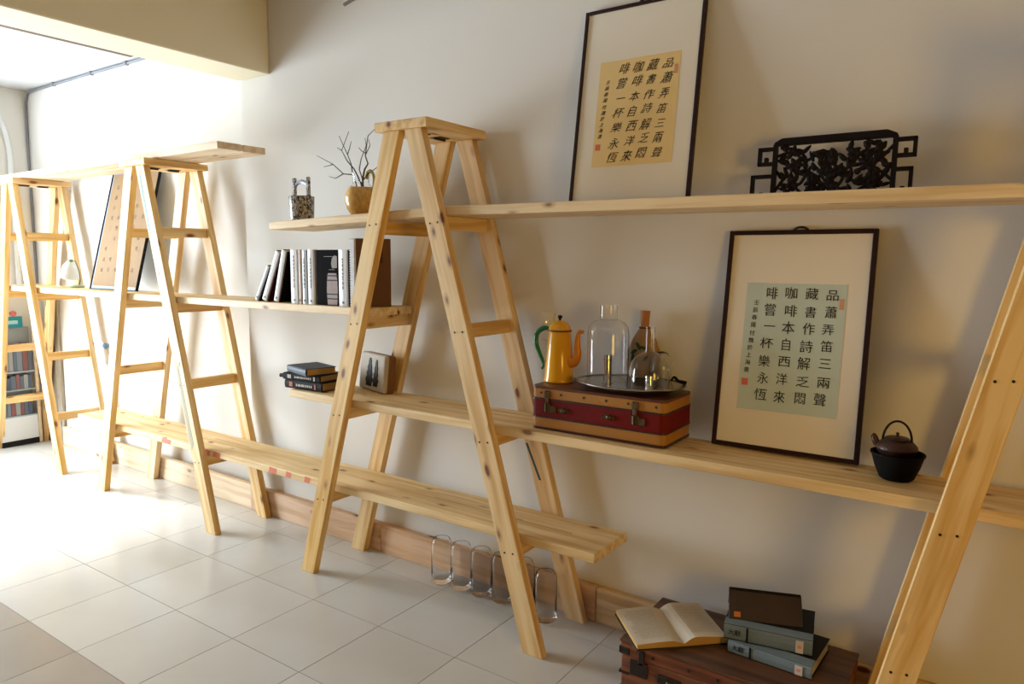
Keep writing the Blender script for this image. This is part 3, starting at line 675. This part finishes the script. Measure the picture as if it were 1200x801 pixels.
# face-out black book with barrel picture
fo = empty('face_out_book', (.612, -.163, zs+.0005)); tag(fo, 'black book standing cover-out with a wooden barrel picture on it', 'book', G)
bm = newbm(); box(bm, 0, .150, 0, .004, 0, .266, bev=.001); box(bm, 0, .150, .024, .028, 0, .266, bev=.001); box(bm, 0, .004, .004, .024, 0, .266); link('cover', bm, DK, fo)
bm = newbm(); box(bm, .005, .147, .004, .024, .004, .262); link('pages', bm, PAGES, fo)
BAR = mat('barrel_print', (.20, .090, .045, 1), .4, var=.3, vscale=60)
bm = newbm(); pts = [(.078, .004), (.074, .05), (.073, .08), (.076, .12), (.083, .155), (.140, .155), (.147, .12), (.149, .08), (.148, .05), (.144, .004)]
prism(bm, pts, -.0012, 0); cov = link('barrel_print', bm, BAR, fo)
for z in (.030, .052, .118, .140):
    bm = newbm(); box(bm, .074, .149, -.002, -.0012, z, z+.006); link('barrel_hoop', bm, BLACK, fo)
bm = newbm(); prism(bm, [(.112, .178), (.106, .20), (.112, .225), (.130, .24), (.147, .235), (.147, .18)], -.0012, 0); link('cover_print', bm, mat('ochre_print', (.16, .10, .03, 1), .5), fo)
bm = newbm(); box(bm, .055, .125, -.001, 0, .233, .2345); box(bm, .09, .13, -.001, 0, .171, .1725); link('cover_print', bm, mat('pale_print', (.3, .3, .3, 1), .5), fo)
b8 = book('white upright book right of the black barrel cover', .068, .100, .266, WH, DK, group=G); place(b8, .768, -.165, zs+.0005); dot(b8, .068); spine_text(b8, .068, .266)
al = empty('album', (.849, -.165, zs+.0005)); tag(al, 'tall brown album with a pale ribbed binding behind the ladder leg', 'album')
AM = Matrix.Translation((.034, .004, 0)) @ Matrix.Rotation(R(57), 4, 'Z')
bm = newbm(); box(bm, 0, .165, 0, .012, 0, .318, bev=.002, mtx=AM); link('cover', bm, BRN, al)
bm = newbm(); box(bm, 0, .034, -.002, .028, 0, .318, bev=.004)
for k in range(26): box(bm, .001, .033, -.0055, -.001, .006+k*.012, .012+k*.012, bev=.0008)
link('ribbed_binding', bm, mat('pale_binding', (.66, .66, .66, 1), .4), al)
tl = text_mesh('cover_lettering', '\u85cf\n\u66f8', .034, BLACK, al, (0, 0, 0)); tl.matrix_local = AM @ Matrix.Translation((.112, -.0008, .235)) @ Matrix.Rotation(R(90), 4, 'X')

# ------------------------------------------------------------ stack of books + block on middle shelf left end
def flatbook(label, L_, d, t, spine, cover, pages, loc, rz, group=None, titles=None, rx=0):
    """lying: spine along x at y=0 (front), depth to +y"""
    root = empty('book', loc, rz, rx); tag(root, label, 'book', group)
    bm = newbm(); c = .003
    box(bm, 0, L_, .001, d, 0, c, bev=.0008); box(bm, 0, L_, .001, d, t-c, t, bev=.0008); link('cover', bm, cover, root)
    bm = newbm(); pts = [(.003, 0), (-.002, t*.15), (-.004, t*.5), (-.002, t*.85), (.003, t), (.007, t), (.007, 0)]
    a = [bm.verts.new((0, y, z)) for y, z in pts]; b = [bm.verts.new((L_, y, z)) for y, z in pts]
    bm.faces.new(a); bm.faces.new(b[::-1])
    for i in range(7): bm.faces.new((a[i], b[i], b[(i+1) % 7], a[(i+1) % 7]))
    link('spine', bm, spine, root)
    bm = newbm(); box(bm, .005, L_-.005, .006, d-.005, c, t-c); link('pages', bm, pages, root)
    return root
BLK = mat('black_spine', (.010, .007, .007, 1), .6, Specular_IOR_Level=.15); CREAM = mat('cream_print', (.62, .56, .48, 1), .6); ORNG = mat('orange_print', (.48, .10, .04, 1), .6)
zm = mz(.5)+.0012
G2 = 'stack of books at the left end of the middle shelf'
s1 = flatbook('black book with pale lettering at the bottom of the stack, middle shelf', .262, .170, .043, BLK, BLK, OLDPAGES, (.362, -.172, zm+.001), R(3), G2)
s2 = flatbook('black book in the middle of the stack, under the navy book', .255, .165, .034, BLK, BLK, OLDPAGES, (.352, -.175, zm+.0445), R(5), G2)
s3 = flatbook('navy hardback with tan page edges on top of the stack, middle shelf', .215, .165, .036, NAVY, NAVY, OLDPAGES, (.352, -.148, zm+.0790), R(-14), G2)
for s, t in ((s1, .043), (s2, .034)):
    bm = newbm(); box(bm, .035, .060, -.0052, -.004, t*.25, t*.8); box(bm, .215, .225, -.0052, -.004, t*.2, t*.8); link('spine_emblem', bm, ORNG if s is s1 else CREAM, s)
    bm = newbm(); x = .085; r = random.Random(5)
    while x < .195: box(bm, x, x+.008, -.0052, -.004, t*.35, t*.62); x += r.choice((.0105, .0105, .014))
    link('spine_print', bm, CREAM, s)
sr = newbm(); tube(sr, [(0, 0, 0), (.02, .012, 0)], .011, 12)
kn = newbm(); tube(kn, [(.322, -.168, zm+.060), (.352, -.160, zm+.060)], .0105, 12)
link('bookmark_roll', kn, mat('dark_felt', (.03, .025, .03, 1), .8), None); bpy.data.objects['bookmark_roll'].parent = s2
bpy.data.objects['bookmark_roll'].matrix_parent_inverse = (Matrix.Translation(s2.location) @ Matrix.Rotation(R(5), 4, 'Z')).inverted()
sr.free()
bc = newbm(); lathe(bc, [(0, 0), (.030, 0), (.032, .004), (.030, .085), (.018, .105), (.012, .130), (.014, .140), (0, .141)], 24)
tag(link('black_bottle', bc, BLACK, smooth=True, loc=(.700, -.060, mz(.70)+.0008)), 'small black bottle half hidden behind the middle ladder leg', 'bottle')
# carved block
bl = empty('stone_block', (.652, .058, mz(.77)+.003)); tag(bl, 'pale rounded block with two dark tree-shaped marks and brown sides on the middle shelf', 'ornament')
bl.rotation_euler = (R(-6), 0, R(-17))
bm = newbm(); box(bm, 0, .262, 0, .030, 0, .190, bev=.014, seg=3); link('face', bm, mat('pale_stone', (.46, .41, .33, 1), .7, bump=.4, bscale=60, var=.15, vscale=20), bl, smooth=True)
bm = newbm(); box(bm, .001, .261, .016, .064, .001, .189, bev=.012, seg=3); link('backing', bm, mat('brown_backing', (.19, .075, .025, 1), .6, var=.2, vscale=15), bl, smooth=True)
def silhouette(cx, top, bot, ww_):
    bm = newbm(); r = random.Random(int(cx*1000)); Lp = []; Rp = []
    n = 9
    for i in range(n+1):
        f = i/n; z = top+(bot-top)*f; half = ww_*(.15+1.0*f**.8)*(.85+.3*(i % 2)) if f < .85 else ww_*.8
        Lp.append((cx-half, z)); Rp.append((cx+half, z))
    prism(bm, Lp+Rp[::-1], -.003, .001); return link('dark_silhouette', bm, BLACK, bl)
silhouette(.112, .166, .024, .034); silhouette(.180, .162, .028, .025)

# ------------------------------------------------------------ flower
fw_ = empty('flower_ornament', (-2.285, .045, 1.3400)); tag(fw_, 'white drooping glass flower on a curved stem at the left end of the second shelf', 'ornament')
bm = newbm(); lathe(bm, [(0, 0), (.045, 0), (.055, .010), (.050, .020), (.02, .024), (0, .024)], 24); link('base', bm, mat('pale_green_glass', (.42, .50, .34, 1), .2), fw_, smooth=True)
bm = newbm(); p = curve([(.03, 0, .020), (.050, 0, .06), (.035, 0, .13), (-.005, 0, .185), (-.045, 0, .200), (-.075, 0, .190)], 6); tube(bm, p, .0045, 8); link('stem', bm, mat('dark_stem', (.10, .09, .05, 1), .5), fw_, smooth=True)
bm = newbm(); lathe(bm, [(.006, .0), (.030, -.012), (.052, -.05), (.062, -.10), (.074, -.125), (.068, -.122), (.050, -.09), (.040, -.05), (.020, -.018), (.004, -.006), (.006, 0)], 28)
bmesh.ops.transform(bm, matrix=Matrix.Translation((-.075, 0, .196)) @ Matrix.Rotation(R(18), 4, 'Y'), verts=bm.verts[:]); link('bloom', bm, mat('white_glass_petal', (.80, .80, .76, 1), .3), fw_, smooth=True)
bm = newbm(); lathe(bm, [(0, .012), (.010, .008), (.016, -.004), (.020, -.018), (0, -.012)], 16)
bmesh.ops.transform(bm, matrix=Matrix.Translation((-.075, 0, .198)) @ Matrix.Rotation(R(18), 4, 'Y'), verts=bm.verts[:]); link('sepal', bm, mat('sepal_green', (.22, .34, .14, 1), .5), fw_, smooth=True)

# ------------------------------------------------------------ glass jars on the floor
def jar(label, x, y):
    root = empty('glass_jar', (x, y, .0006)); tag(root, label, 'glass', 'clear drinking jars on the floor')
    bm = newbm(); r = .050; h = .218
    lathe(bm, [(0, 0), (r-.008, 0), (r, .008), (r, h-.022), (r-.006, h-.006), (r-.010, h), (r-.0120, h-.001), (r-.0085, h-.009), (r-.0022, h-.024), (r-.0022, .034), (r-.006, .026), (0, .024)], 36)
    link('glass', bm, JARG, root, smooth=True)
    return root
for (x, y, lab) in ((1.197, .072, 'leftmost of the clear glass jars on the floor by the baseboard'), (1.318, .074, 'second clear glass jar from the left on the floor'),
                    (1.436, .078, 'third clear glass jar from the left on the floor'), (1.552, .083, 'fourth clear glass jar from the left, partly behind the front ladder leg'),
                    (1.668, .088, 'clear glass jar mostly hidden behind the front ladder leg'), (1.812, .044, 'rightmost clear glass jar, beside the rear ladder leg')):
    jar(lab, x, y)

# ------------------------------------------------------------ trunk on the floor with books
TH = .212
tk = empty('wooden_trunk', (2.315, -.262, .0)); tag(tk, 'low red-brown wooden trunk with dark metal latches on the floor at bottom right', 'trunk')
TX, TD = .728, .395
bm = newbm(); box(bm, .006, TX-.006, .006, TD-.006, 0, .150, bev=.004)
bmesh.ops.translate(bm, verts=bm.verts[:], vec=(0, 0, .0005)); link('body', bm, TRUNKW, tk)
bm = newbm(); box(bm, .003, TX-.003, .003, TD-.003, .153, TH-.010, bev=.004); link('lid', bm, TRUNKW, tk)
TOPW = wood('trunk_top_wood', (.13, .050, .018, 1), (.055, .022, .010, 1), (.02, .01, .005, 1), rough=.5, knots=False)
bm = newbm(); box(bm, 0, TX, 0, TD, TH-.010, TH, bev=.004, seg=2); link('top_board', bm, TOPW, tk)
def plate(x0, x1, z0, z1, y=-.002, t=.005, m=DARKMETAL, nm='latch'):
    bm = newbm(); box(bm, x0, x1, y-t, .004, z0, z1, bev=.002); return link(nm, bm, m, tk)
plate(.045, .112, .095, .150); plate(.078, .098, .140, .192); plate(.150, .235, .098, .128)
bm = newbm(); lathe(bm, [(0, -.006), (.008, -.004), (.010, 0), (.008, .004), (0, .006)], 12, (.195, -.010, .115)); link('lock_knob', bm, BRONZE, tk, smooth=True)
for z0, z1 in ((.02, .032), (.085, .093), (.160, .185)):
    bm = newbm(); box(bm, 0, .040, .0, .006, z0, z1, bev=.001); box(bm, 0, .006, 0, .05, z0, z1, bev=.001); link('corner_strap', bm, DARKMETAL, tk)
for x in (.13, .26, .36, .48, .6):
    bm = newbm(); lathe(bm, [(0, -.003), (.005, -.001), (.006, .001), (0, .002)], 10); link('stud', bm, DARKMETAL, tk, loc=(x, .002, .178), rot=(R(90), 0, 0))
plate(.50, .57, .095, .150); plate(.52, .54, .140, .192)
# open book
TT = TH+.0006
ob = empty('open_book', (2.442, -.092, TT), R(43)); tag(ob, 'old book lying open with yellowed pages on the trunk', 'book')
def page_half(s, wd, thick):
    bm = newbm(); n = 12; h2 = .128; prof = []
    for i in range(n+1):
        f = i/n; x = s*wd*f; z = .010+thick*(math.sin(min(1, f*3.2)*math.pi/2))*(1-.42*f*f)+.003
        prof.append((x, z))
    top = [[bm.verts.new((x, y, z)) for x, z in prof] for y in (-h2, h2)]
    bot = [[bm.verts.new((x, y, .0045+abs(x)*.01)) for x, z in prof] for y in (-h2, h2)]
    for i in range(n):
        f = bm.faces.new((top[0][i], top[0][i+1], top[1][i+1], top[1][i])); f.material_index = 0
        f = bm.faces.new((bot[0][i], bot[0][i+1], bot[1][i+1], bot[1][i])); f.material_index = 1
        for k in (0, 1):
            f = bm.faces.new((top[k][i], top[k][i+1], bot[k][i+1], bot[k][i])); f.material_index = 1
    f = bm.faces.new((top[0][n], bot[0][n], bot[1][n], top[1][n])); f.material_index = 1
    f = bm.faces.new((top[0][0], bot[0][0], bot[1][0], top[1][0])); f.material_index = 1
    return link('pages', bm, [mat('old_page', (.60, .52, .40, 1), .8, var=.06, vscale=12), mat('page_edge_ochre', (.52, .30, .08, 1), .8)], ob), prof
for s, wd, th_ in ((-1, .172, .015), (1, .160, .024)):
    pg, prof = page_half(s, wd, th_)
    bm = newbm(); r = random.Random(9+s)
    for k in range(22):
        yy = .100-k*.0092
        for q in range(3, 11):
            if q == 10 and r.random() < .4: continue
            (x0, z0), (x1, z1) = prof[q], prof[q+1]
            if q in (3,) : pass
            g = .0006 if r.random() < .8 else .004
            v = [bm.verts.new(c) for c in ((x0+s*g, yy, z0+.0005), (x1, yy, z1+.0005), (x1, yy+.0022, z1+.0005), (x0+s*g, yy+.0022, z0+.0005))]
            bm.faces.new(v)
    link('printed_lines', bm, mat('faded_print', (.36, .29, .21, 1), .8), pg)
bm = newbm(); box(bm, -.176, .0, -.132, .132, .0, .004); box(bm, 0, .166, -.132, .132, .0, .004); link('cover', bm, mat('open_book_cover', (.03, .025, .02, 1), .6), ob)
# two blue-grey bound volumes
BG = mat('blue_grey_cloth', (.16, .215, .245, 1), .7, bump=.3, bscale=200, var=.12, vscale=25); CREAMP = mat('cream_page_block', (.58, .47, .28, 1), .8)
def volume(label, loc, rz, L_, d, t):
    v = flatbook(label, L_, d, t, BG, BLACK, CREAMP, loc, rz, 'blue-grey bound volumes on the trunk')
    bm = newbm(); box(bm, 0, L_, -.001, .045, t, t+.0012); link('cloth_edge', bm, BG, v)
    for x in (.075,):
        bm = newbm(); box(bm, x, x+.006, -.0055, -.003, .002, t-.002); link('spine_band', bm, BLACK, v)
    bm = newbm(); box(bm, L_-.052, L_-.028, -.0058, -.0035, .006, t-.008); link('spine_label', bm, mat('white_label', (.62, .55, .52, 1), .7), v)
    bm = newbm(); box(bm, L_-.046, L_-.034, -.0064, -.0056, t*.4, t*.6); link('label_mark', bm, REDF, v)
    text_mesh('spine_lettering', '\u5927\u8fad', .022, INK, v, (.035, -.0045, t*.5))
    return v
volume('blue-grey bound volume lying flat on the trunk, the lower of two', (2.664, -.125, TT), R(-3), .278, .225, .046)
volume('blue-grey bound volume turned slightly, lying on the lower one', (2.648, -.128, TT+.0478), R(10), .285, .225, .056)
# dark thin book propped on top
pb = empty('propped_dark_book', (2.652, -.092, TT+.1055), R(20)); tag(pb, 'thin dark brown hardback propped open on the blue-grey volumes', 'book')
bm = newbm(); box(bm, 0, .245, 0, .004, 0, .108, bev=.001, mtx=Matrix.Rotation(R(-44), 4, 'X')); link('front_cover', bm, mat('dark_brown_cover', (.040, .020, .010, 1), .45, var=.15, vscale=20), pb)
bm = newbm(); box(bm, .002, .243, 0, .010, 0, .084, mtx=Matrix.Translation((0, .112, .003)) @ Matrix.Rotation(R(30), 4, 'X')); link('rear_cover', bm, BLK, pb)
bm = newbm(); box(bm, .018, .040, -.003, .001, .008, .026, mtx=Matrix.Rotation(R(-44), 4, 'X')); link('orange_sticker', bm, mat('orange_sticker', (.62, .17, .03, 1), .6), pb)

# ------------------------------------------------------------ wall fittings
so_ = empty('wall_socket', (1.675, .19, 1.215)); tag(so_, 'white wall switch plate with a small orange light behind the coffee pot', 'switch')
bm = newbm(); box(bm, 0, .073, -.008, 0, 0, .120, bev=.003); link('plate', bm, mat('switch_white', (.85, .83, .75, 1), .4), so_)
bm = newbm(); box(bm, .012, .061, -.011, -.007, .062, .108, bev=.002); link('rocker', bm, mat('switch_rocker', (.85, .83, .76, 1), .3), so_)
om = bpy.data.materials.new('orange_light'); om.use_nodes = True; om.node_tree.nodes['Principled BSDF'].inputs['Emission Color'].default_value = (1, .35, .08, 1); om.node_tree.nodes['Principled BSDF'].inputs['Emission Strength'].default_value = 2.5
om.node_tree.nodes['Principled BSDF'].inputs['Base Color'].default_value = (.8, .3, .1, 1)
bm = newbm(); lathe(bm, [(0, -.003), (.004, 0), (0, .003)], 10, (.040, -.011, .078)); link('indicator_light', bm, om, so_)
GREYC = mat('grey_cable', (.22, .23, .26, 1), .6)
bm = newbm(); tube(bm, [(-1.45, .239, 2.913), (-1.9, .239, 2.910), (-2.4, .239, 2.912), (-3.2, .239, 2.908), (-3.37, .239, 2.900), (-3.415, .239, 2.83), (-3.428, .239, 2.5), (-3.428, .239, 1.9), (-3.428, .239, 1.34)], .010, 8)
cb = link('power_cable', bm, GREYC, smooth=True); tag(cb, 'dark grey cable along the ceiling edge and down the left room corner', 'cable')
for x in (-1.8, -2.3, -2.9):
    bm = newbm(); box(bm, x-.012, x+.012, .225, .2495, 2.898, 2.924); link('cable_clip', bm, GREYC, cb)
bm = newbm(); tube(bm, [(.46, .186, 2.865), (.75, .186, 2.925), (1.2, .186, 2.99)], .008, 6); tag(link('thin_conduit', bm, mat('conduit_brown', (.20, .15, .12, 1), .6)), 'short thin dark conduit high on the wall at the top of the picture', 'conduit')
bm = newbm(); tube(bm, curve([(-3.417, -1.2, 2.86), (-3.417, -.35, 2.84), (-3.417, -.06, 2.78), (-3.417, .055, 2.63), (-3.417, .093, 2.45), (-3.417, .10, 2.2), (-3.417, .10, 1.30)], 6), .021, 12)
tag(link('white_pipe', bm, mat('white_pvc', (.78, .80, .80, 1), .3), smooth=True), 'white curved plastic pipe on the far left wall', 'pipe')
sg = empty('string_ornaments', (-2.42, .225, 1.02)); tag(sg, 'thin wires with a small blue and a small grey ornament hanging behind the left ladder', 'ornament')
WR = mat('wire_grey', (.30, .32, .36, 1), .5)
bm = newbm(); tube(bm, curve([(-.08, .012, -.005), (.02, .008, -.06), (.12, .006, -.13), (.16, .010, -.22), (.13, .012, -.27), (.04, .010, -.25)], 5), .0022, 6); tube(bm, [(-.09, .012, .06), (-.105, .010, -.12), (-.12, .008, -.30)], .0016, 6); link('wire', bm, WR, sg)
bm = newbm(); lathe(bm, [(0, -.024), (.020, -.008), (.022, .008), (.010, .024), (0, .026)], 10, (.13, .0, -.135)); link('blue_ornament', bm, mat('ornament_blue', (.12, .25, .38, 1), .3), sg)
bm = newbm(); lathe(bm, [(0, -.020), (.018, -.006), (.016, .012), (0, .020)], 10, (-.12, .0, -.32)); link('grey_ornament', bm, mat('ornament_grey', (.20, .20, .22, 1), .4), sg)

# ------------------------------------------------------------ left corner: rack of books and leaning boards
rk = empty('book_rack', (-3.388, -.142, .0006)); tag(rk, 'narrow rack of books and magazines behind the far left ladder', 'rack')
bm = newbm(); box(bm, -.05, .085, 0, .27, .0, .045); link('plinth', bm, BLACK, rk)
bm = newbm(); box(bm, -.05, .085, 0, .27, .0455, .24, bev=.003); link('lower_box', bm, mat('rack_white', (.70, .72, .74, 1), .5), rk)
bm = newbm(); box(bm, -.05, .01, 0, .27, .2405, .98); link('back_panel', bm, mat('rack_grey', (.30, .34, .38, 1), .6), rk)
bm = newbm(); box(bm, .070, .085, .272, .297, .0, 1.02, bev=.002); link('upright', bm, PINE_PALE, rk)
r = random.Random(12)
for (z0, h, sn) in ((.25, .15, 'lowest'), (.47, .12, 'middle'), (.62, .24, 'top')):
    y = .02; kk = 0
    bm = newbm(); box(bm, -.05, .085, .0, .27, z0-.012, z0-.001); link('rack_shelf', bm, mat('rack_shelf_grey', (.35, .42, .46, 1), .5), rk)
    while y < .235:
        t = r.uniform(.026, .042); t = min(t, .268-y); bm = newbm(); box(bm, .011, .072, y, y+t-.002, z0, z0+h*r.uniform(.8, 1), bev=.001)
        c = r.choice([(.06, .09, .16, 1), (.10, .13, .18, 1), (.18, .22, .28, 1), (.22, .08, .08, 1), (.28, .30, .30, 1)])
        o = link('magazine', bm, mat('mag_%d' % int(c[0]*100), c, .5)); kk += 1; tag(o, '%s slim volume from the left on the %s shelf of the corner rack' % (('first', 'second', 'third', 'fourth', 'fifth', 'sixth', 'seventh', 'eighth', 'ninth', 'tenth')[kk-1], sn), 'book', 'slim volumes on the corner rack'); o.location = (-3.388, -.142, 0.0008); y += t
sgn = newbm(); box(sgn, -3.355, -3.34, -.13, .075, .945, 1.035, bev=.003)
tg = link('teal_sign', sgn, mat('teal_card', (.0, .27, .36, 1), .5)); tag(tg, 'teal card sign standing on the rack in the left corner', 'sign')
bm = newbm(); box(bm, -3.3398, -3.3385, -.035, .040, .975, 1.005); link('sign_print', bm, mat('pale_teal', (.35, .6, .65, 1), .5), tg)
tg.location.z = .0362
for (y, z, r_) in ((-.05, 1.10, .032), (.012, 1.075, .026)):
    bm = newbm(); lathe(bm, [(0, -r_), (r_*.8, -r_*.6), (r_, 0), (r_*.8, r_*.6), (0, r_)], 12)
    o = link('red_ornament', bm, mat('coral_red', (.62, .16, .13, 1), .5), smooth=True, loc=(-3.3475, y, 1.0718+r_)); tag(o, ('larger left one' if r_ > .03 else 'smaller right one')+' of two coral red balls on the teal sign', 'ornament', 'coral ornaments above the teal sign')
for k, (x, wd_, h) in enumerate(((-3.345, .075, 1.28), (-3.262, .070, 1.24), (-3.185, .070, 1.29), (-3.108, .075, 1.22))):
    bm = newbm(); box(bm, -h/2, h/2, -wd_/2, wd_/2, -.011, .011, bev=.002)
    o = link('leaning_board', bm, GREYWOOD); tag(o, 'weathered grey-brown board standing in the left corner, %s' % ('leftmost', 'second from the left', 'third from the left', 'rightmost')[k], 'board', 'weathered boards standing in the corner')
    a = math.asin(.006/h)
    o.matrix_world = Matrix.Translation((x, .2345, h/2*math.cos(a)+.001)) @ Matrix.Rotation(-a, 4, 'X') @ Matrix(((0, 1, 0, 0), (0, 0, 1, 0), (1, 0, 0, 0), (0, 0, 0, 1)))
